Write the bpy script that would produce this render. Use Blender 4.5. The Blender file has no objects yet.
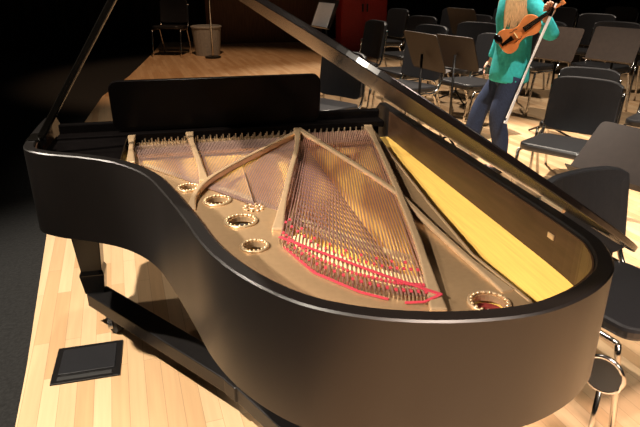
import bpy, bmesh, math, random
from mathutils import Vector, Matrix
random.seed(4)
C = bpy.context.scene.collection
# ------------------------------------------------------------ materials
def mat(name, col, rough=.5, metal=0., coat=0., var=.12, scale=30., spec=.5, bump=0., stretch=None, emit=0):
    m = bpy.data.materials.new(name); m.use_nodes = True
    nt = m.node_tree; b = nt.nodes['Principled BSDF']
    tc = nt.nodes.new('ShaderNodeTexCoord'); mp = nt.nodes.new('ShaderNodeMapping')
    nt.links.new(tc.outputs['Object'], mp.inputs[0])
    if stretch: mp.inputs['Scale'].default_value = stretch
    n = nt.nodes.new('ShaderNodeTexNoise'); n.inputs['Scale'].default_value = scale; n.inputs['Detail'].default_value = 4
    nt.links.new(mp.outputs[0], n.inputs['Vector'])
    r = nt.nodes.new('ShaderNodeValToRGB')
    r.color_ramp.elements[0].position = .3; r.color_ramp.elements[1].position = .7
    r.color_ramp.elements[0].color = [c*(1-var) for c in col]+[1]
    r.color_ramp.elements[1].color = [min(1,c*(1+var)) for c in col]+[1]
    nt.links.new(n.outputs['Fac'], r.inputs[0]); nt.links.new(r.outputs[0], b.inputs['Base Color'])
    b.inputs['Roughness'].default_value = rough; b.inputs['Metallic'].default_value = metal
    b.inputs['Coat Weight'].default_value = coat; b.inputs['Coat Roughness'].default_value = .1
    b.inputs['Specular IOR Level'].default_value = spec
    if bump:
        bp = nt.nodes.new('ShaderNodeBump'); bp.inputs['Strength'].default_value = bump; bp.inputs['Distance'].default_value = .01
        nt.links.new(n.outputs['Fac'], bp.inputs['Height']); nt.links.new(bp.outputs[0], b.inputs['Normal'])
    return m
M = {}
M['ebony'] = mat('ebony_satin', (.003,.0025,.002), .2, spec=.35)
M['lidblk'] = mat('ebony_lid', (.003,.0022,.002), .18, spec=.28)
M['deskblk'] = mat('ebony_desk', (.0025,.002,.002), .25, spec=.06)
M['rimside'] = mat('ebony_side', (.004,.003,.0026), .34, spec=.6)
M['rimin'] = mat('inner_rim_brown', (.030,.015,.008), .36, scale=8, var=.25, stretch=(8,1,8), spec=.2)
M['plate'] = mat('bronze_plate', (.46,.30,.165), .27, metal=.6, scale=60, var=.06)
M['strut'] = mat('bronze_strut', (.68,.47,.28), .24, metal=.65, scale=60, var=.06)
M['wood'] = mat('soundboard_spruce', (1.0,.60,.14), .5, scale=12, var=.10, stretch=(14,.6,1))
M['bridge'] = mat('bridge_maple', (.85,.68,.34), .45)
M['copper'] = mat('copper_string', (.53,.30,.25), .36, metal=.75)
M['steel'] = mat('steel_string', (.38,.25,.215), .38, metal=.6)
M['pin'] = mat('steel_pin', (.42,.36,.28), .3, metal=.9)
M['red'] = mat('red_felt', (.38,.022,.040), .95, scale=200)
M['dark'] = mat('dark_and_hole_shade', (.010,.006,.004), .8)
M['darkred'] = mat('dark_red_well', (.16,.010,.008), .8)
M['brass'] = mat('brass', (.55,.40,.24), .35, metal=.7)
M['blackmetal'] = mat('black_metal', (.008,.007,.007), .4, metal=.2)
M['blackpl'] = mat('black_polymer', (.017,.017,.019), .34, scale=80, spec=.55)
M['standblk'] = mat('stand_black', (.026,.018,.014), .42, spec=.3)
M['standdark'] = mat('stand_dark', (.018,.012,.010), .5, spec=.2)
M['chrome'] = mat('chrome', (.6,.58,.55), .18, metal=1)
M['rubber'] = mat('rubber', (.02,.02,.02), .8)
M['skin'] = mat('skin', (.62,.36,.26), .5)
M['teal'] = mat('teal_knit', (.03,.48,.52), .85, scale=50, bump=.2)
M['jeans'] = mat('dark_denim', (.018,.033,.085), .85, scale=120, var=.3)
M['hair'] = mat('blonde_hair', (.60,.41,.22), .5, scale=60, var=.35, stretch=(6,6,.5))
M['violin'] = mat('violin_varnish', (.64,.22,.07), .25, coat=.6, scale=12)
M['white'] = mat('white_paper', (.85,.85,.87), .6, var=.03)
M['redpaint'] = mat('red_paint', (.36,.015,.015), .5)
M['curtain'] = mat('black_curtain', (.006,.005,.005), .95, scale=6, var=.4, stretch=(6,6,.2))
M['wallwood'] = mat('wall_wood', (.16,.07,.03), .5, scale=5, var=.3, stretch=(8,8,.6))
M['house'] = mat('house_carpet', (.006,.006,.006), .95, scale=60, var=.8, bump=.6)
M['grey'] = mat('grey_plastic', (.30,.30,.29), .6)
M['ivory'] = mat('ivory', (.8,.77,.7), .3)
M['toe'] = mat('shoe_black', (.015,.013,.013), .5)
# stage planks
def plankmat():
    m = bpy.data.materials.new('maple_planks'); m.use_nodes=True
    nt=m.node_tree; b=nt.nodes['Principled BSDF']; N=nt.nodes.new; L=nt.links.new
    tc=N('ShaderNodeTexCoord'); mp=N('ShaderNodeMapping'); L(tc.outputs['Object'],mp.inputs[0])
    mp.inputs['Rotation'].default_value=(0,0,math.radians(90-6))
    br=N('ShaderNodeTexBrick'); L(mp.outputs[0],br.inputs['Vector'])
    br.offset=.37; br.inputs['Scale'].default_value=1
    br.inputs['Brick Width'].default_value=.75; br.inputs['Row Height'].default_value=.068
    br.inputs['Mortar Size'].default_value=.0008; br.inputs['Mortar Smooth'].default_value=.3
    br.inputs['Color1'].default_value=(.80,.56,.33,1); br.inputs['Color2'].default_value=(.60,.36,.18,1)
    br.inputs['Mortar'].default_value=(.32,.18,.10,1); br.inputs['Bias'].default_value=-.15
    n=N('ShaderNodeTexNoise'); n.inputs['Scale'].default_value=3; n.inputs['Detail'].default_value=6
    m2=N('ShaderNodeMapping'); m2.inputs['Scale'].default_value=(.8,14,1); L(mp.outputs[0],m2.inputs[0]); L(m2.outputs[0],n.inputs['Vector'])
    mx=N('ShaderNodeMixRGB'); mx.blend_type='MULTIPLY'; mx.inputs[0].default_value=.3
    L(br.outputs['Color'],mx.inputs[1]); L(n.outputs['Fac'],mx.inputs[2])
    L(mx.outputs[0],b.inputs['Base Color']); b.inputs['Roughness'].default_value=.32
    b.inputs['Specular IOR Level'].default_value=.4
    return m
M['floor']=plankmat()

# ------------------------------------------------------------ mesh helpers
def mk(name, verts, faces, m, parent=None, smooth=False, bevel=0, origin=None):
    me = bpy.data.meshes.new(name); me.from_pydata([tuple(v) for v in verts], [], faces); me.validate()
    bm=bmesh.new(); bm.from_mesh(me); bmesh.ops.recalc_face_normals(bm,faces=bm.faces); bm.to_mesh(me); bm.free()
    o = bpy.data.objects.new(name, me); C.objects.link(o)
    me.materials.append(m)
    if smooth:
        for p in me.polygons: p.use_smooth=True
    if bevel:
        md=o.modifiers.new('b','BEVEL'); md.width=bevel; md.segments=2; md.limit_method='ANGLE'
    if parent:
        o.parent=parent; o.location=-Vector(parent.get('_base',(0,0,0)))
    return o
def empty(name, base, label, category, group=None):
    e=bpy.data.objects.new(name,None); C.objects.link(e); e.location=base; e['_base']=tuple(base)
    e.empty_display_size=.1; e['label']=label; e['category']=category
    if group: e['group']=group
    return e
def tag(o,label,category,group=None):
    o['label']=label;o['category']=category
    if group:o['group']=group
    return o
class G:
    def __init__(s): s.v=[]; s.f=[]
    def add(s,v,f):
        k=len(s.v); s.v+= [Vector(a) for a in v]; s.f+=[[i+k for i in q] for q in f]; return s
    def prism(s,out,z0,z1):
        n=len(out); v=[(a[0],a[1],z0) for a in out]+[(a[0],a[1],z1) for a in out]
        f=[list(range(n))[::-1],[n+i for i in range(n)]]+[[i,(i+1)%n,n+(i+1)%n,n+i] for i in range(n)]
        return s.add(v,f)
    def box(s,c,d,R=None):
        v=[]
        for x in(-.5,.5):
            for y in(-.5,.5):
                for z in(-.5,.5):
                    p=Vector((x*d[0],y*d[1],z*d[2]))
                    if R: p=R@p
                    v.append(p+Vector(c))
        return s.add(v,[[0,1,3,2],[4,6,7,5],[0,4,5,1],[2,3,7,6],[0,2,6,4],[1,5,7,3]])
    def tube(s,path,r,n=8,closed=False):
        P=[Vector(p) for p in path]; rr=r if isinstance(r,(list,tuple)) else [r]*len(P)
        v=[];f=[]
        for i,p in enumerate(P):
            if closed: d=P[(i+1)%len(P)]-P[i-1]
            else: d=P[min(i+1,len(P)-1)]-P[max(i-1,0)]
            d.normalize(); up=Vector((0,0,1)) if abs(d.z)<.9 else Vector((1,0,0))
            a=d.cross(up).normalized(); b=a.cross(d)
            for k in range(n):
                t=2*math.pi*k/n+math.pi/n; v.append(p+a*math.cos(t)*rr[i]+b*math.sin(t)*rr[i])
        m=len(P); R=m if closed else m-1
        for i in range(R):
            j=(i+1)%m
            for k in range(n): f.append([i*n+k,i*n+(k+1)%n,j*n+(k+1)%n,j*n+k])
        if not closed: f+= [list(range(n))[::-1],[(m-1)*n+k for k in range(n)]]
        return s.add(v,f)
    def bar(s,path,w,h):   # rectangular bar, top at path z
        P=[Vector(p) for p in path]; v=[];f=[]
        ww=w if isinstance(w,(list,tuple)) else [w]*len(P)
        for i,p in enumerate(P):
            d=P[min(i+1,len(P)-1)]-P[max(i-1,0)]; d.z=0; d.normalize(); a=Vector((-d.y,d.x,0))*ww[i]/2
            v+=[p+a,p-a,p-a-Vector((0,0,h)),p+a-Vector((0,0,h))]
        for i in range(len(P)-1):
            for k in range(4): f.append([i*4+k,i*4+(k+1)%4,i*4+4+(k+1)%4,i*4+4+k])
        m=len(P)-1; f+=[[3,2,1,0],[m*4,m*4+1,m*4+2,m*4+3]]
        return s.add(v,f)
    def ell(s,c,r,n=12,m=8,R=None):
        v=[];f=[]
        for i in range(m+1):
            th=math.pi*i/m
            for k in range(n):
                ph=2*math.pi*k/n; p=Vector((r[0]*math.sin(th)*math.cos(ph),r[1]*math.sin(th)*math.sin(ph),r[2]*math.cos(th)))
                if R: p=R@p
                v.append(p+Vector(c))
        for i in range(m):
            for k in range(n): f.append([i*n+k,i*n+(k+1)%n,(i+1)*n+(k+1)%n,(i+1)*n+k])
        return s.add(v,f)
    def loft(s,secs,n=20):  # (cx,cy,z,rx,ry)
        v=[];f=[]
        for cx,cy,z,rx,ry in secs:
            for k in range(n):
                t=2*math.pi*k/n; v.append(Vector((cx+rx*math.cos(t),cy+ry*math.sin(t),z)))
        for i in range(len(secs)-1):
            for k in range(n): f.append([i*n+k,i*n+(k+1)%n,(i+1)*n+(k+1)%n,(i+1)*n+k])
        m=len(secs)-1; f+=[list(range(n))[::-1],[m*n+k for k in range(n)]]
        return s.add(v,f)
    def out(s,name,m,parent=None,**k): return mk(name,s.v,s.f,m,parent,**k)
def cr(pts,n=6,closed=False):
    P=[Vector(p) for p in pts]; o=[]; L=len(P)
    for i in range(L if closed else L-1):
        g=lambda j:P[j%L] if closed else P[max(0,min(L-1,j))]
        a,b,c,d=g(i-1),g(i),g(i+1),g(i+2)
        for k in range(n):
            t=k/n; o.append(.5*((2*b)+(c-a)*t+(2*a-5*b+4*c-d)*t*t+(3*b-a-3*c+d)*t**3))
    if not closed:o.append(P[-1])
    return o
def rrect(w,h,r,n=5,cx=0,cy=0):
    o=[]
    for (x,y,a) in ((w/2-r,h/2-r,0),(-w/2+r,h/2-r,90),(-w/2+r,-h/2+r,180),(w/2-r,-h/2+r,270)):
        for k in range(n+1):
            t=math.radians(a+90*k/n); o.append((cx+x+r*math.cos(t),cy+y+r*math.sin(t)))
    return o
def applied(o):
    dg=bpy.context.evaluated_depsgraph_get(); me=bpy.data.meshes.new_from_object(o.evaluated_get(dg))
    o.modifiers.clear(); o.data=me; return o

# ------------------------------------------------------------ camera
cam=bpy.data.cameras.new('camera'); co=bpy.data.objects.new('camera',cam); C.objects.link(co)
cam.sensor_width=36; cam.lens=36*577/640; cam.clip_start=.02
co.location=(0,0,1.59); co.rotation_euler=(math.radians(90-22.7),0,-math.atan2(.218,.976))
bpy.context.scene.camera=co
bpy.context.scene.view_settings.view_transform='Standard'

# ------------------------------------------------------------ setting
edge=[(-.62,-1.5),(-.72,1.6),(-.80,2.3),(-1.01,3.81),(-1.18,5.5),(-1.22,7),(-1.2,8.5),(-.97,10.2),(-.7,13.3),(-.6,15.5)]
fl=G().prism([(p[0],p[1]) for p in edge]+[(12,15.5),(12,-1.5)],-.12,0).out('floor',M['floor']); fl['kind']='structure'
hf=G().box((-4,7,-.14),(30,24,.04)).out('floor',M['house']); hf['kind']='structure'
wb=G().box((1.9,14.6,2),(2.8,.1,4)).out('wall_back',M['wallwood']); wb['kind']='structure'
def curtain(name,x0,x1,y,h=5,ax=0):
    n=int(abs(x1-x0)*14); v=[];f=[]
    for i in range(n+1):
        t=x0+(x1-x0)*i/n; o=.06*math.sin(i*1.3)+.03*math.sin(i*.7)
        p=(t,y+o) if ax==0 else (y+o,t)
        v+=[(p[0],p[1],-.12),(p[0],p[1],h)]
        if i: f.append([2*i-2,2*i,2*i+1,2*i-1])
    o=mk(name,v,f,M['curtain'],smooth=True); o['kind']='structure'; return o
curtain('wall_back',-9,12,15.2)
curtain('wall_left',-4,16,-8,5,1)
curtain('wall_right',-2,16,11.5,5,1)

# ------------------------------------------------------------ PIANO
PB=(.15,1.9,0)
piano=empty('grand_piano',PB,'black satin grand piano with raised lid on a wooden stage','piano')
key=[(-.625,2.93),(-.635,2.7),(-.635,2.5),(-.628,2.33),(-.605,2.2),(-.52,2.12),(-.39,2.05),(-.265,1.955),(-.165,1.81),(-.10,1.62),(-.045,1.42),
     (-.005,1.26),(.045,1.13),(.11,1.02),(.185,.935),(.285,.872),(.39,.834),(.5,.815),(.61,.815),(.71,.842),(.795,.885),(.865,.943),(.915,1.03),(.935,1.14),(.937,1.5),(.937,2.2),(.937,2.93)]
path=cr([(a,b,0) for a,b in key],5)
def offs(path,d):
    o=[]
    for i,p in enumerate(path):
        t=path[min(i+1,len(path)-1)]-path[max(i-1,0)]; t.normalize(); nrm=Vector((-t.y,t.x,0))
        o.append(p+nrm*d)
    return o
ZB,ZT=.675,1.0
prof=[(0,ZB),(0,ZT-.004),(.004,ZT),(.034,ZT),(.038,ZT-.004),(.038,ZB)]
def ztop(x,y,z):
    if y>2.72 and z>.8:
        t=min(1,(y-2.72)/.18); return z-(.14*t*t*(3-2*t))
    if z<.7 and x>-.05 and y<1.6:
        t=min(1,(x+.05)/.6)*min(1,(1.6-y)/.4); return z+.05*t
    return z
v=[];f=[]
for d,z in prof:
    for p in offs(path,d): v.append((p.x,p.y,ztop(p.x,p.y,z)))
n=len(path)
for k in range(len(prof)):
    k2=(k+1)%len(prof)
    for i in range(n-1): f.append([k*n+i,k*n+i+1,k2*n+i+1,k2*n+i])
f+= [[k*n for k in range(len(prof))],[k*n+n-1 for k in range(len(prof))]]
rim=mk('rim',v,f,M['rimside'],piano,smooth=True)
rim['label']='curved black satin piano case side'
md=rim.modifiers.new('e','EDGE_SPLIT'); md.split_angle=math.radians(30)
# inner veneer liner
ip=offs(path,.040); ip2=offs(path,.044)
ipf=[(a,b) for a,b in zip(ip,ip2) if a.y<2.62]
v=[];f=[]
for a,b in ipf: v+=[(a.x,a.y,.86),(a.x,a.y,.992),(b.x,b.y,.992),(b.x,b.y,.86)]
for i in range(len(ipf)-1):
    for k in range(4): f.append([i*4+k,i*4+(k+1)%4,i*4+4+(k+1)%4,i*4+4+k])
mk('inner_rim',v,f,M['rimin'],piano,smooth=False)
# soundboard
inn=[(p.x,p.y) for p in offs(path,.044) if p.y<2.6]
G().prism(inn,.860,.872).out('soundboard',M['wood'],piano)
G().prism(inn,.73,.745).out('bottom_board',M['dark'],piano)
# key bed, key slip, fallboard
G().box((.156,2.76,.70),(1.48,.36,.07)).out('key_bed',M['ebony'],piano,bevel=.006)
G().box((.156,2.655,.91),(1.46,.03,.14)).out('fallboard',M['deskblk'],piano,bevel=.008)
g=G()
for i in range(52): g.box((-.45+i*.0235,2.80,.755),(.0225,.15,.02))
g.out('white_keys',M['ivory'],piano)
g=G()
for i in range(51):
    if i%7 in(0,1,3,4,5): g.box((-.438+i*.0235,2.765,.772),(.011,.095,.014))
g.out('black_keys',M['ebony'],piano)
# black panels around tuning area
G().prism([(-.59,2.64),(-.59,2.28),(-.555,2.19),(-.48,2.15),(-.36,2.08),(-.285,2.03),(-.285,2.64)],.87,.93).out('treble_black_panel',M['deskblk'],piano,bevel=.004)
G().box((.156,2.61,.925),(1.46,.09,.03)).out('desk_shelf',M['deskblk'],piano,bevel=.004)
# music desk
def desk():
    o=rrect(.92,.225,.04,6,.01,-.004)
    g=G(); v=[(x,-.01,z) for x,z in o]+[(x,.01,z) for x,z in o]; n=len(o)
    g.add(v,[list(range(n)),[n+i for i in range(n)][::-1]]+[[i,(i+1)%n,n+(i+1)%n,n+i] for i in range(n)])
    R=Matrix.Rotation(math.radians(8),3,'X')
    g.v=[R@p+Vector((.11,2.60,1.06)) for p in g.v]
    return g.out('music_desk',M['deskblk'],piano,bevel=.002)
desk()
# ---- cast plate
inp=[p for p in offs(path,.050)]
seg=[(p.x,p.y) for p in inp if p.y<2.01 and p.x<.71 and p.x>-.26]
pl=[(-.27,2.565)]+seg+[(.718,.96),(.698,1.25),(.728,1.62),(.79,2.2),(.835,2.565)]
plate=G().prism(pl,.884,.900).out('cast_iron_plate',M['plate'],piano)
plate['label']='bronze painted cast iron string frame'
opens=[[(-.24,2.38),(-.21,2.24),(-.07,2.04),(.05,1.89),(.16,1.75),(.235,1.66),(.27,1.78),(.37,2.2),(.43,2.38)],
 [(.475,2.38),(.315,1.72),(.25,1.52),(.25,1.47),(.33,1.29),(.46,1.15),(.505,1.15),(.545,1.3),(.63,1.68),(.755,2.38)]]
holes=[(.055,1.785,.043),(.115,1.60,.047),(.135,1.42,.037),(-.035,1.93,.036),(.618,1.015,.045)]
def boolcut(ob,g):
    c=g.out('cut',M['dark']); 
    c.location=Vector((0,0,0))
    ob.location=(0,0,0); p=ob.parent; ob.parent=None
    md=ob.modifiers.new('x','BOOLEAN'); md.operation='DIFFERENCE'; md.solver='EXACT'; md.object=c
    bpy.context.view_layer.update(); applied(ob); bpy.data.objects.remove(c)
    ob.parent=p; ob.location=-Vector(PB)
for o_ in opens: boolcut(plate,G().prism(o_,.875,.92))
for hx,hy,hr in holes:
    boolcut(plate,G().prism([(hx+hr*.8*math.cos(t*math.pi/12),hy+hr*.8*math.sin(t*math.pi/12)) for t in range(24)],.875,.92))
for hx,hy,hr in holes:
    g=G()
    g.tube([(hx+hr*math.cos(t*math.pi/16),hy+hr*math.sin(t*math.pi/16),.902) for t in range(32)],.0045,6,True)
    for t in range(18): g.ell((hx+hr*.9*math.cos(t*math.pi/9),hy+hr*.9*math.sin(t*math.pi/9),.905),(.0042,.0042,.0035),6,4)
    o=g.out('sound_hole_ring',M['brass'] if hx<.5 else M['strut'],piano,smooth=True)
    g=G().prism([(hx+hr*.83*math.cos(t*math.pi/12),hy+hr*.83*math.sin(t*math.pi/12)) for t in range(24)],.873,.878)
    g.out('hole_shade_red_disc',M['dark'] if hx<.5 else M['darkred'],piano)  # black discs paint in the shade below the holes; tail disc is dark red
# rosette emblem
g=G()
for t in range(10):
    a=t*math.pi/5; g.ell((.165+.028*math.cos(a),1.70+.028*math.sin(a),.903),(.009,.006,.003),8,4,Matrix.Rotation(a,3,'Z'))
g.tube([(.165+.014*math.cos(t*math.pi/8),1.70+.014*math.sin(t*math.pi/8),.902) for t in range(16)],.003,6,True)
g.out('plate_rosette',M['strut'],piano,smooth=True)
# struts
def strut(pts,w=.020,h=.026):
    P=cr(pts,5); k=len(P); ww=[w*(1+.8*max(0,1-min(i,k-1-i)/4)) for i in range(k)]
    return G().bar(P,ww,h).out('plate_strut',M['strut'],piano,bevel=.005)
strut([(-.265,2.56,.94),(-.255,2.38,.94),(-.245,2.2,.925)])
strut([(-.02,2.56,.94),(-.01,2.35,.945),(.01,2.12,.935),(.02,1.94,.925)])
strut([(.46,2.50,.935),(.335,2.34,.935),(.21,2.18,.935),(.10,2.03,.935),(.025,1.92,.93),(-.015,1.82,.922),(-.03,1.72,.907)],.018)
strut([(.46,2.53,.94),(.40,2.22,.945),(.33,1.95,.945),(.27,1.72,.94),(.21,1.50,.912)])
strut([(.46,2.52,.94),(.55,2.08,.94),(.63,1.70,.928),(.648,1.45,.918),(.664,1.22,.912),(.685,1.05,.906)],.020,.016)
strut([(.80,2.55,.930),(.73,2.15,.930),(.64,1.68,.930),(.56,1.30,.928),(.49,1.0,.912)],.022)
G().bar([(.825,2.5,.902),(.785,2.2,.902),(.723,1.62,.902),(.693,1.25,.902),(.713,1.0,.902)],.010,.014).out('plate_edge',M['strut'],piano,bevel=.003)
g=G().bar([(p.x,p.y,.907) for p in offs(path,.070) if p.y<1.98 and -.2<p.x<.56],.014,.012); g.out('plate_lip',M['strut'],piano)
# bridges
G().bar(cr([(-.20,2.27,.890),(-.05,2.08,.890),(.08,1.93,.890),(.2,1.76,.890),(.33,1.55,.890),(.5,1.32,.890),(.6,1.25,.890)],5),.025,.016).out('long_bridge',M['bridge'],piano)
G().bar(cr([(.245,1.44,.911),(.33,1.28,.911),(.42,1.175,.911),(.51,1.115,.911)],5),.045,.03).out('bass_bridge',M['bridge'],piano)
# strings
def lerpc(pts,t):
    t*= len(pts)-1; i=min(int(t),len(pts)-2); return Vector(pts[i]).lerp(Vector(pts[i+1]),t-i)
g=G(); N=112; ends=[(-.21,2.22),(-.05,2.01),(.06,1.86),(.17,1.70),(.29,1.48),(.47,1.19)]
for i in range(N):
    t=i/(N-1); e=lerpc(ends,t); x0=-.25+.70*t
    g.tube([(x0,2.47,.912),(e.x,e.y,.894 if t>.6 else .905)],.0020,4)
g.out('tenor_strings',M['steel'],piano)
g=G(); N=38; hitch=[(.205,1.42),(.26,1.25),(.34,1.14),(.42,1.075),(.495,1.045)]
for i in range(N):
    t=i/(N-1); e=lerpc(hitch,t); x0=.485+.30*t
    g.tube([(x0,2.47,.925),(e.x,e.y,.912)],.0022,5)
g.out('bass_strings',M['copper'],piano)
# hitch pins + felts
g=G()
for i in range(38):
    e=lerpc(hitch,i/37); g.tube([(e.x,e.y,.90),(e.x-.001,e.y-.001,.915)],.0022,6)
for i in range(110):
    t=i/109; x=-.23+1.02*t; g.tube([(x,2.49+.03*(i%3),.90),(x,2.49+.03*(i%3),.922)],.003,5)
o=g.out('tuning_pins',M['pin'],piano); o['kind']='stuff'
def felt(pts,w,z=.903,sm=5): G().bar(cr([p if len(p)==3 else (p[0],p[1],z) for p in pts],sm),w,.002).out('red_felt',M['red'],piano)
felt([(.205,1.43,.919),(.31,1.29,.921),(.41,1.165,.920),(.515,1.045,.919)],.009,sm=1)
felt([(.515,1.045,.920),(.47,1.035,.912),(.43,1.050,.906)],.008,sm=1)
felt([(.213,1.395,.904),(.262,1.235,.904),(.345,1.122,.904),(.40,1.075,.904)],.008,sm=1)
g=G()
for row,off in enumerate((.018,.050,.125,.160)):
    for i in range(37):
        if (i+row)%2 and row!=1: continue
        if row>1 and i%4==3: continue
        e=lerpc(hitch,(i+.5)/38); top=Vector((.485+.3*(i+.5)/38,2.47)); d=(top-e).normalized(); p=e+d*off
        g.box((p.x,p.y,.9155),(.0068,.013,.002),Matrix.Rotation(math.atan2(d.y,d.x)-math.pi/2,3,'Z'))
o=g.out('red_felt_bushings',M['red'],piano); o['kind']='stuff'
# lid
HX,TH=.945,math.radians(33.6)
def lidpt(x,y,k):
    s=HX-x; return Vector((HX-s*math.cos(TH)+k*math.sin(TH), y, 1.004+s*math.sin(TH)+k*math.cos(TH)))
def lidplate(o,k0,k1,name,par=piano):
    n=len(o); v=[lidpt(x,y,k0) for x,y in o]+[lidpt(x,y,k1) for x,y in o]
    return mk(name,v,[list(range(n)),[n+i for i in range(n)][::-1]]+[[i,(i+1)%n,n+(i+1)%n,n+i] for i in range(n)],M['lidblk'],par,bevel=.002)
lo=[(p.x,p.y) for p in offs(path,-.02) if p.y<2.45 and not (p.x>.9 and p.y>1.05)]
lo=[(-.655,2.45)]+lo+[(.945,1.05),(.945,2.45)]
lid=lidplate(lo,0,.013,'lid'); lid['label']='raised glossy black piano lid'
lidplate([(-.64,2.44),(-.64,2.08),(.94,2.08),(.94,2.44)],.014,.026,'lid_front_flap')
for y in (1.3,1.85,2.35):
    G().tube([(HX+.002,y-.05,1.0),(HX+.002,y+.05,1.0)],.006,8).out('lid_hinge',M['brass'],piano)
# prop
a=Vector((-.60,2.36,.97)); b=lidpt(-.32,2.30,0)
G().tube([a,b],.018,4).out('lid_prop',M['ebony'],piano,bevel=.003)
G().box((-.60,2.36,.985),(.05,.10,.04)).out('prop_socket',M['ebony'],piano,bevel=.003)
G().box((.8915,1.21,.95),(.003,.026,.014)).out('maker_plaque',M['brass'],piano)
# legs
LZ=.175
def leg(x,y):
    g=G(); zs=[(.735 if y<2 else .675,.088),(.64,.086),(.625,.070),(.30,.047),(.28,.056),(.25,.052),(LZ+.002,.044)]
    v=[];f=[]
    for z,h in zs: v+=[(x-h,y-h,z),(x+h,y-h,z),(x+h,y+h,z),(x-h,y+h,z)]
    for i in range(len(zs)-1):
        for k in range(4): f.append([i*4+k,i*4+(k+1)%4,i*4+4+(k+1)%4,i*4+4+k])
    m=(len(zs)-1)*4; f+=[[0,1,2,3],[m,m+1,m+2,m+3]]
    g.add(v,f); return g.out('leg',M['ebony'],piano,bevel=.004)
ends3=[(-.525,2.61),(.80,2.60),(.40,1.24)]
for x,y in ends3: leg(x,y)
# pedal lyre
g=G(); g.box((.1,2.6,.44),(.03,.03,.46)); g.box((.22,2.6,.44),(.03,.03,.46)); g.box((.16,2.6,.24),(.3,.12,.07)); g.out('pedal_lyre',M['ebony'],piano,bevel=.003)
for k in(-1,0,1):
    G().box((.16+k*.07,2.70,.24),(.025,.12,.012)).out('pedal',M['brass'],piano,bevel=.003)
# ---- dolly
hub=(.10,1.80)
db=(hub[0],hub[1],0)
dolly=empty('piano_dolly',db,'black three-armed piano dolly on casters under the piano','piano dolly')
for x,y in ends3:
    G().bar([(hub[0],hub[1],LZ),(x,y,LZ)],.105,.068).out('arm',M['blackmetal'],dolly,bevel=.004)
G().prism([(hub[0]+.07*math.cos(t*math.pi/3),hub[1]+.07*math.sin(t*math.pi/3)) for t in range(6)],LZ-.067,LZ+.001).out('hub',M['blackmetal'],dolly,bevel=.004)
for x,y in ends3:
    d=Vector((x-hub[0],y-hub[1],0)).normalized(); s=Vector((-d.y,d.x,0))
    c=Vector((x,y,0))-d*.14
    g=G(); g.tube([c+s*.022+Vector((0,0,.045)),c-s*.022+Vector((0,0,.045))],.045,16)
    g.out('caster_wheel',M['rubber'],dolly)
    g=G(); g.box(c+s*.03+Vector((0,0,.07)),(.02,.02,.08)); g.box(c-s*.03+Vector((0,0,.07)),(.02,.02,.08)); g.box(c+Vector((0,0,.103)),(.06,.06,.012)); g.out('caster_fork',M['chrome'],dolly)

# ---- floor box
fb=empty('floor_outlet_box',(-.54,2.27,0),'black square stage floor outlet cover set in planks','floor outlet')
Rz=Matrix.Rotation(math.radians(2),3,'Z')
G().box((-.54,2.27,.004),(.28,.26,.008),Rz).out('frame',M['blackmetal'],fb,bevel=.002)
G().box((-.54,2.285,.009),(.23,.18,.006),Rz).out('cover',M['blackpl'],fb,bevel=.002)
G().box((-.54,2.165,.010),(.22,.025,.006),Rz).out('cable_flap',M['rubber'],fb,bevel=.002)

# ------------------------------------------------------------ furniture templates
def chair_parts():
    P=[]
    def slab(out,t,fn):
        g=G(); n=len(out)
        g.add([fn(a,b,-t/2) for a,b in out]+[fn(a,b,t/2) for a,b in out],[list(range(n)),[n+i for i in range(n)][::-1]]+[[i,(i+1)%n,n+(i+1)%n,n+i] for i in range(n)])
        return g
    s=slab(rrect(.44,.46,.07,6),.05,lambda a,b,c:Vector((a,b,.455+c+.04*a)))
    P.append(('seat',s,'blackpl',.015))
    v=[];f=[];nu,nv=12,6
    for side in(0,1):
        for i in range(nu+1):
            for j in range(nv+1):
                y=-.23+.46*i/nu; z=.50+.37*j/nv
                e=abs(y)/.23
                zz=z if j not in(0,nv) else z-(.03*e**6)*(1 if j==nv else -1)
                v.append(Vector((-.235-.05*(z-.54)/.33+.04*e*e-.032*side,y,zz)))
    K=(nu+1)*(nv+1)
    for i in range(nu):
        for j in range(nv):
            a=i*(nv+1)+j; q=[a,a+1,a+nv+2,a+nv+1]; f.append(q); f.append([K+x for x in q[::-1]])
    bd=[i*(nv+1) for i in range(nu+1)]+[nu*(nv+1)+j for j in range(1,nv+1)]+[i*(nv+1)+nv for i in range(nu-1,-1,-1)]+[j for j in range(nv-1,0,-1)]
    for k in range(len(bd)):
        a,b=bd[k],bd[(k+1)%len(bd)]; f.append([a,b,K+b,K+a])
    P.append(('backrest',G().add(v,f),'blackpl',.008))
    for sy in(-1,1):
        y=.235*sy
        P.append(('leg',G().tube(cr([(.23,y,.0),(.20,y,.25),(.17,y,.42)],3),.0115,8),'chrome',0))
        P.append(('leg',G().tube(cr([(-.28,y,.0),(-.20,y,.25),(-.13,y,.42)],3),.0115,8),'chrome',0))
        P.append(('frame_tube',G().tube(cr([(.17,y,.42),(0,y,.42),(-.15,y,.42),(-.22,y,.50),(-.25,y,.66),(-.27,y,.80)],4),.0115,8),'chrome',0))
    return P
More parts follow.
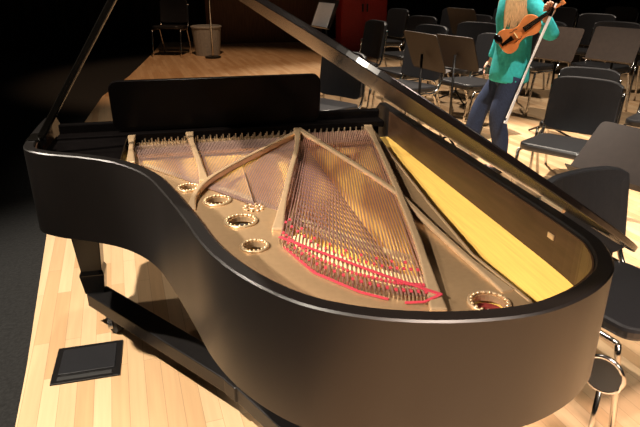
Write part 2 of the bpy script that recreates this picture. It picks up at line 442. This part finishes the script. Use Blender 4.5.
def stand_parts(tilt=22,h=.96,mt='standblk'):
    P=[]
    R=Matrix.Rotation(math.radians(-tilt),3,'Y')
    g=G(); o=rrect(.34,.50,.03,4); n=len(o)
    vv=[R@Vector((0,b,a)) for a,b in o]+[R@Vector((.006,b,a)) for a,b in o]
    g.add([p+Vector((0,0,h)) for p in vv],[list(range(n)),[n+i for i in range(n)][::-1]]+[[i,(i+1)%n,n+(i+1)%n,n+i] for i in range(n)])
    P.append(('desk',g,mt,0))
    P.append(('desk_lip',G().box(Vector((0,0,h))+R@Vector((.03,0,-.17)),(.06,.49,.006),R),mt,0))
    P.append(('pole',G().tube([(-.02,0,.12),(-.02,0,h-.02)],.012,8),'blackmetal',0))
    for k in range(3):
        a=k*2*math.pi/3+.3
        P.append(('leg',G().tube(cr([(-.02,0,.14),(-.02+.12*math.cos(a),.12*math.sin(a),.08),(-.02+.26*math.cos(a),.26*math.sin(a),.012)],3),.011,6),'blackmetal',0))
    return P
def build_proto(parts):
    out=[]
    for nm,g,m,bv in parts:
        o=mk(nm,g.v,g.f,M[m],None,smooth=(m in('chrome','blackmetal')),bevel=bv); out.append(o)
    return out
def place(proto,name,loc,rot,label,cat,group,sc=1.0,first=[]):
    e=empty(name,loc,label,cat,group); e.rotation_euler=(0,0,math.radians(rot)); e.scale=(sc,)*3
    for p in proto:
        c=p.copy(); C.objects.link(c); c.parent=e; c.location=(0,0,0)
    return e
cp=build_proto(chair_parts()); sp=build_proto(stand_parts()); sp2=build_proto(stand_parts(46,.72,'standdark'))
chairs=[
 (1.13,4.95,215,1.08,'black orchestra chair standing behind the piano keyboard end'),
 (2.50,3.42,215,1.04,'black padded orchestra chair beside a tilted music stand'),
 (2.40,6.25,195,1.2,None),(3.12,6.40,212,1.2,None),(4.00,6.45,204,1.2,None),(4.80,6.15,210,1.2,None),(5.75,6.2,222,1.2,None),
 (1.98,7.05,188,1.2,None),(2.85,7.6,200,1.2,None),(3.70,7.7,190,1.2,None),(4.6,7.6,215,1.2,None),(5.5,7.5,205,1.2,None),(6.4,7.3,205,1.2,None),
 (3.1,9.3,195,1.2,None),(4.1,9.2,205,1.2,None),(5.0,9.2,198,1.2,None),(6.0,9.1,205,1.2,None),(7.0,8.9,205,1.2,None),
 (2.10,5.55,205,1.15,None),(2.85,5.58,196,1.15,None),(3.00,4.02,222,1.0,None),(3.62,3.75,216,1.1,None),(4.45,4.35,212,1.1,None),
 (1.54,1.60,283,1.0,'black orchestra chair with chrome frame next to the piano tail')]
for x,y,r,s,l in chairs:
    e=place(cp,'orchestra_chair',(x,y,0),r,l or 'empty black padded orchestra chair in the ensemble rows','chair','orchestra chairs on stage',s)
stands=[(1.99,4.80,12,1.0,None),(2.40,5.02,20,.95,None),(3.55,5.22,198,.98,None),(4.04,5.02,203,.98,None),(3.42,7.05,15,1.05,None),(3.28,3.02,20,.95,None)]
for x,y,r,s,l in stands:
    place(sp,'music_stand',(x,y,0),r,l or 'black metal music stand among the orchestra chairs','music stand','music stands on stage',s)
place(sp2,'music_stand',(2.16,2.42,0),200,'dark music stand with steeply tilted desk near the piano side','music stand','music stands on stage',1.0)
place(sp,'music_stand',(1.84,7.95,0),195,'music stand holding white sheet music','music stand','music stands on stage',1.12)
e=place(cp,'wooden_chair',(-.30,12.6,0),250,'black chair standing at the far stage edge','chair',None,1.25)
for o in cp+sp+sp2: bpy.data.objects.remove(o)
Rs=Matrix.Rotation(math.radians(195),3,'Z'); Rt=Rs@Matrix.Rotation(math.radians(-22),3,'Y')
shp=Vector((1.84,7.95,1.085))+Rt@Vector((.016,0,-.03))
sh=G().box(shp,(.006,.44,.32),Rt).out('sheet_music',M['white'])
tag(sh,'white sheet music leaning on a music stand','sheet music')
RX,RY=1.225,1.285
rb=empty('round_chrome_stand',(RX,RY,0),'small chrome stand with a round disc beside the piano tail','stand')
Rd=Matrix.Rotation(math.radians(-58),3,'Z')
def rp(x,y,z): return Rd@Vector((x,y,0))+Vector((RX,RY,z))
g=G(); g.tube([rp(0,-.006,.39),rp(0,.006,.39)],.060,24); g.out('disc',M['ebony'],rb)
G().tube([rp(.063*math.cos(t*math.pi/12),0,.39+.063*math.sin(t*math.pi/12)) for t in range(24)],.008,8,True).out('disc_rim',M['chrome'],rb,smooth=True)
G().tube([rp(0,0,.02),rp(0,0,.325)],.009,8).out('pole',M['chrome'],rb,smooth=True)
G().tube([rp(0,0,0),rp(0,0,.022)],.07,20).out('base',M['blackmetal'],rb)
# red cabinet
rc=empty('red_cabinet',(3.72,12.6,0),'red storage cabinet at the back of the stage','cabinet')
G().box((3.72,12.6,.7),(1.0,.5,1.4)).out('body',M['redpaint'],rc,bevel=.01)
for dx in(-.25,.25):
    G().box((3.72+dx,12.34,.7),(.46,.02,1.3)).out('door',M['redpaint'],rc,bevel=.005)
    G().box((3.72+dx*.2,12.32,.9),(.03,.03,.16)).out('door_handle',M['blackmetal'],rc)
# trash can
tc=empty('trash_can',(.42,12.6,0),'grey cylindrical trash can on the stage floor','trash can')
g=G(); g.tube([(.42,12.6,0),(.42,12.6,.55)],[.25,.30],20); g.out('body',M['grey'],tc,smooth=False)
G().tube([(.42+.30*math.cos(t*math.pi/10),12.6+.30*math.sin(t*math.pi/10),.56) for t in range(20)],.02,6,True).out('lip',M['grey'],tc)
ms=empty('microphone_stand',(.5,12.1,0),'thin pale microphone stand pole with round base','microphone stand')
G().tube([(.5,12.1,.02),(.5,12.1,1.5)],.02,8).out('pole',M['chrome'],ms)
G().tube([(.5,12.1,0),(.5,12.1,.03)],.16,16).out('base',M['blackmetal'],ms)

# ------------------------------------------------------------ PERSON
def skin(name,V,E,Rd,m,sub=1):
    me=bpy.data.meshes.new(name); me.from_pydata(V,E,[]); o=bpy.data.objects.new(name,me); C.objects.link(o)
    o.modifiers.new('s','SKIN'); 
    md=o.modifiers.new('u','SUBSURF'); md.levels=sub; md.render_levels=sub
    sv=me.skin_vertices[0].data
    for i,r in enumerate(Rd):
        rr=r if isinstance(r,tuple) else (r,r); sv[i].radius=rr; sv[i].use_root=(i==0)
    bpy.context.view_layer.update(); applied(o); o.data.materials.clear(); o.data.materials.append(m)
    for p in o.data.polygons: p.use_smooth=True
    return o
PS=1.12
J={'pel':(0,0,.86),'wai':(0,0,.99),'che':(.02,0,1.16),'uch':(.01,0,1.27),'nec':(.02,0,1.36),'hd':(.04,0,1.43),
 'sl':(0,.14,1.27),'el':(-.17,.21,1.04),'wl':(-.10,.27,1.13),'pl':(-.10,.285,1.175),
 'sr':(0,-.14,1.27),'er':(.02,-.19,1.03),'wr':(.08,-.21,.83),'pr':(.10,-.21,.77),
 'hl':(0,.085,.74),'kl':(.08,.09,.45),'al':(.03,.09,.11),'tl':(.15,.09,.04),
 'hr':(0,-.085,.74),'kr':(.17,-.09,.46),'ar':(.27,-.09,.10),'tr':(.40,-.09,.05)}
names=list(J)
Rr={'pel':.085,'wai':.085,'che':.10,'uch':.085,'nec':.045,'hd':.05,'sl':.055,'el':.038,'wl':.026,'pl':(.03,.016),'sr':.055,'er':.038,'wr':.026,'pr':(.03,.016),
 'hl':.07,'kl':.05,'al':.036,'tl':.03,'hr':.07,'kr':.05,'ar':.036,'tr':.03}
Ed=[('pel','wai'),('wai','che'),('che','uch'),('uch','nec'),('nec','hd'),('uch','sl'),('sl','el'),('el','wl'),('wl','pl'),('uch','sr'),('sr','er'),('er','wr'),('wr','pr'),
 ('pel','hl'),('hl','kl'),('kl','al'),('al','tl'),('pel','hr'),('hr','kr'),('kr','ar'),('ar','tr')]
def sub_skin(name,keep,extra,m):
    ks=[k for k in names if k in keep]
    E=[(ks.index(a),ks.index(b)) for a,b in Ed if a in ks and b in ks]
    R=[(tuple(x+extra for x in Rr[k]) if isinstance(Rr[k],tuple) else Rr[k]+extra) for k in ks]
    return skin(name,[J[k] for k in ks],E,R,m)
person=sub_skin('person',names,0,M['skin'])
bm=bmesh.new(); bm.from_mesh(person.data)
g=G(); g.ell((.03,0,1.50),(.092,.074,.112),20,14); g.ell((.122,0,1.495),(.018,.011,.018),8,6)
g.ell((.02,.074,1.495),(.016,.008,.028),8,6); g.ell((.02,-.074,1.495),(.016,.008,.028),8,6); g.ell((.06,0,1.43),(.05,.05,.035),12,8)
g.tube([(.112,-.022,1.455),(.118,0,1.453),(.112,.022,1.455)],.005,6)
for (base,sy,dx) in((Vector(J['pl']),-1,Vector((.15,0,.98))),(Vector(J['pr']),-1,Vector((.25,0,-.97)))):
    sd=Vector((-dx.z,0,dx.x))
    for k,(dz,L) in enumerate(((.022,.065),(.008,.075),(-.007,.07),(-.02,.055))):
        p=base+dx*.015+sd*dz; cy=Vector((0,-sy,0))
        g.tube([p,p+dx*L*.5+cy*.005,p+dx*L*.75+cy*.022,p+dx*L*.7+cy*.04],[.009,.008,.0075,.006],6)
    g.tube([base-dx*.02+sd*.02,base+dx*.01+sd*.035-Vector((0,sy*.02,0)),base+dx*.035+sd*.035-Vector((0,sy*.035,0))],[.011,.009,.007],6)
tm=bpy.data.meshes.new('t'); tm.from_pydata([tuple(v) for v in g.v],[],g.f); bm.from_mesh(tm); bm.to_mesh(person.data); bm.free()
for p in person.data.polygons: p.use_smooth=True
ang=math.radians(167); PL=Vector((2.53,4.28,0))
person.location=PL; person.rotation_euler=(0,0,ang); person.scale=(PS,)*3
tag(person,'person in teal sweater and blue jeans walking with violin and bow','person')
def pc(o): o.parent=person; o.location=(0,0,0); return o
# sweater: lofted torso + tapered sleeves
g=G(); g.loft([(.01,0,.70,.132,.165),(.01,0,.715,.137,.168),(.01,0,.78,.133,.163),(.005,0,.90,.122,.150),(.005,0,1.0,.118,.140),(.015,0,1.12,.130,.150),(.01,0,1.22,.125,.160),(.01,0,1.29,.105,.145),(.01,0,1.325,.08,.105),(.015,0,1.35,.055,.06)],28)
for s_,(a,b,c) in((1,('sl','el','wl')),(-1,('sr','er','wr'))):
    A,B,W_=Vector(J[a]),Vector(J[b]),Vector(J[c])
    P=cr([A+Vector((0,-s_*.03,.0)),A.lerp(B,.5)+Vector((0,s_*.012,0)),B,B.lerp(W_,.5),W_],4); k=len(P)
    g.tube(P,[.068-.030*i/(k-1) for i in range(k)],14); g.ell(tuple(A+Vector((0,-s_*.012,-.005))),(.07,.062,.062),14,10)
pc(g.out('sweater',M['teal'],None,smooth=True))
# jeans: pelvis loft + two tapered legs
g=G(); g.loft([(0,0,.66,.09,.14),(0,0,.72,.118,.152),(0,0,.80,.118,.150),(0,0,.90,.105,.13)],24)
for s_,(b,c) in((1,('kl','al')),(-1,('kr','ar'))):
    H=Vector((0,s_*.078,.74)); K_=Vector(J[b]); A=Vector(J[c])+Vector((0,0,-.015))
    P=cr([H,H.lerp(K_,.5),K_,K_.lerp(A,.5)+Vector((-.012,0,0)),A],4); k=len(P)
    rr=[.092,.09,.087,.083,.08,.076,.072,.068,.064,.063,.063,.062,.060,.057,.054,.052,.052][:k]
    g.tube(P,rr,16)
pc(g.out('jeans',M['jeans'],None,smooth=True))
for k,q in(('al','tl'),('ar','tr')):
    a,t=Vector(J[k]),Vector(J[q])
    g=G(); g.ell(((a.x+t.x)/2+.02,a.y,.045),(.125,.045,.045),14,8); g.ell((a.x,a.y,.075),(.05,.042,.06),12,8)
    pc(g.out('shoe',M['toe'],None,smooth=True))
g=G(); g.ell((.005,0,1.53),(.105,.09,.11),18,12); g.ell((-.11,0,1.34),(.05,.085,.26),16,10); g.ell((.0,.10,1.33),(.085,.055,.22),16,10)
for k in range(24):
    x0=-.07+.0085*k; dz=.025*math.sin(k*1.7)
    P=cr([(x0*.5,.07,1.52),(x0,.12,1.38),(x0+.01,.174,1.27),(x0+.015,.180,1.16),(x0+.018+.01*math.sin(k),.172,1.06+dz)],4); n_=len(P)
    g.tube(P,[.011-.007*max(0,(i-10)/(n_-11)) for i in range(n_)],6)
for k in range(8): g.tube(cr([(-.03+.015*k,-.07,1.48),(-.03+.015*k,-.11,1.36),(-.02+.015*k,-.168,1.22),(-.02+.015*k,-.17,1.12)],4),.011,6)
pc(g.out('hair',M['hair'],None,smooth=True))
for s in(1,-1):
    pc(G().ell((.115,s*.03,1.505),(.008,.012,.008),8,6).out('eye',M['dark'],None,smooth=True))
def violin():
    vb=empty('violin',(0,0,0),'orange varnished violin tucked under the arm of the person','violin')
    half=[(-.175,.0),(-.172,.05),(-.15,.088),(-.11,.102),(-.07,.092),(-.045,.07),(-.01,.056),(.03,.056),(.055,.068),(.085,.080),(.12,.080),(.155,.055),(.172,.02)]
    o=[(a,b,0) for a,b in half]+[(a,-b,0) for a,b in half[::-1][:-1]]
    oc=[(p.x,p.y) for p in cr(o,3,True)]
    G().prism(oc,-.018,.018).out('body',M['violin'],vb,bevel=.006)
    G().bar([(.15,0,.03),(.31,0,.03)],.026,.02).out('neck',M['violin'],vb,bevel=.004)
    G().bar([(.04,0,.036),(.30,0,.032)],[.04,.024],.006).out('fingerboard',M['ebony'],vb)
    g=G(); g.bar([(.30,0,.03),(.36,0,.022)],.02,.02); g.tube([(.37,-.018,.012),(.37,.018,.012)],.016,12); g.out('scroll',M['violin'],vb)
    for k in(-1,1):
        G().tube([(.325,k*.008,.02),(.325+.02*k,k*.035,.02)],.004,6).out('tuning_peg',M['ebony'],vb)
    G().box((-.03,0,.034),(.005,.05,.034)).out('bridge',M['bridge'],vb)
    G().bar([(-.16,0,.03),(-.06,0,.034)],[.02,.04],.006).out('tailpiece',M['ebony'],vb)
    G().ell((-.155,.055,.032),(.03,.045,.01),12,6).out('chin_rest',M['ebony'],vb,smooth=True)
    g=G()
    for k in range(4): g.tube([(-.06,-.012+.008*k,.05),(.3,-.008+.0053*k,.036)],.0008,4)
    g.out('strings',M['pin'],vb)
    for k in(-1,1):
        G().tube(cr([(-.06,k*.045,.0185),(-.04,k*.038,.0185),(-.02,k*.042,.0185),(0,k*.034,.0185)],3),.003,5).out('sound_hole',M['dark'],vb)
    return vb
RP=Matrix.Translation(PL)@Matrix.Rotation(ang,4,'Z')
vb=violin()
# body against the chest, neck rising through the raised left hand
X=Vector((-.72,.25,.62)).normalized(); Z=Vector((0.30,.90,.12)); Y=Z.cross(X).normalized(); Z=X.cross(Y)
hand=Vector(J['pl'])*PS
Mv=Matrix((X,Y,Z)).transposed().to_4x4(); Mv.translation=hand-X*.225+Vector((0,0,0))
vb.matrix_world=RP@Mv@Matrix.Scale(.93,4)
bw=empty('violin_bow',(0,0,0),'pale violin bow pointing down from the hand of the person','violin bow')
G().tube([(0,0,0),(.35,0,-.010),(.72,0,0)],.006,8).out('stick',M['white'],bw)
G().box((.36,0,-.012),(.66,.009,.003)).out('bow_hair',M['white'],bw)
G().box((.05,0,-.009),(.05,.012,.018)).out('frog',M['ebony'],bw)
G().box((.715,0,-.006),(.015,.01,.018)).out('tip',M['white'],bw)
a=RP@(hand+Vector((-.03,.035,.03))); b=RP@Vector((.17,.42,.36))
X=(b-a).normalized(); Y=X.cross(Vector((0,0,1))).normalized(); Z=X.cross(Y)
Mb=Matrix((X,Y,Z)).transposed().to_4x4(); Mb.translation=a-X*.04
bw.matrix_world=Mb; bw.scale=(1.25,)*3

# ------------------------------------------------------------ lights
def spot(loc,tgt,e,size,col,blend=.5,rad=.08):
    l=bpy.data.lights.new('stage_and_fill_spot','SPOT'); l.energy=e; l.spot_size=math.radians(size); l.spot_blend=blend; l.color=col; l.shadow_soft_size=rad
    o=bpy.data.objects.new('stage_and_fill_spot',l); C.objects.link(o); o.location=loc
    o.rotation_euler=(Vector(tgt)-Vector(loc)).to_track_quat('-Z','Y').to_euler(); return o
W=(1,.89,.74)
spot((-2.4,1.2,5.5),(-.5,2.6,.2),2900,42,W,.8)
spot((-3.3,-.5,3.75),(.7,1.5,.88),2200,24,W,.5)
spot((-3.9,2.6,3.7),(.7,1.9,.88),900,24,W,.5)  # second side spot, added to brighten the yellow soundboard strip
spot((.0,4.5,6.0),(.3,2.3,.5),400,55,W)
spot((.8,-.6,4.5),(.9,-.5,0),2900,64,(1,.78,.64),.7,.5)  # added spot: lights the near floor so the tail mirrors a brown sheen
spot((1.6,-2.5,3.6),(.9,.9,.8),300,36,W,.7,.6)
spot((2.2,5.6,6.8),(2.6,4.3,0),4600,36,(1,.86,.70),.5)
spot((2.2,.5,6.5),(2.8,3.8,.6),1700,55,(1,.87,.72),.7)  # added frontal fill on the violinist
spot((3.2,9.8,6.5),(3.2,7.3,0),1400,70,(1,.84,.68))  # fill spot added to lift the far chair backs
spot((0.4,8.5,6.5),(0.3,10.3,0),900,52,(1,.60,.34))
w=bpy.data.worlds.new('w'); bpy.context.scene.world=w; w.use_nodes=True
w.node_tree.nodes['Background'].inputs[0].default_value=(.9,.8,.7,1); w.node_tree.nodes['Background'].inputs[1].default_value=.012
for o in bpy.data.objects:
    if '_base' in o: del o['_base']
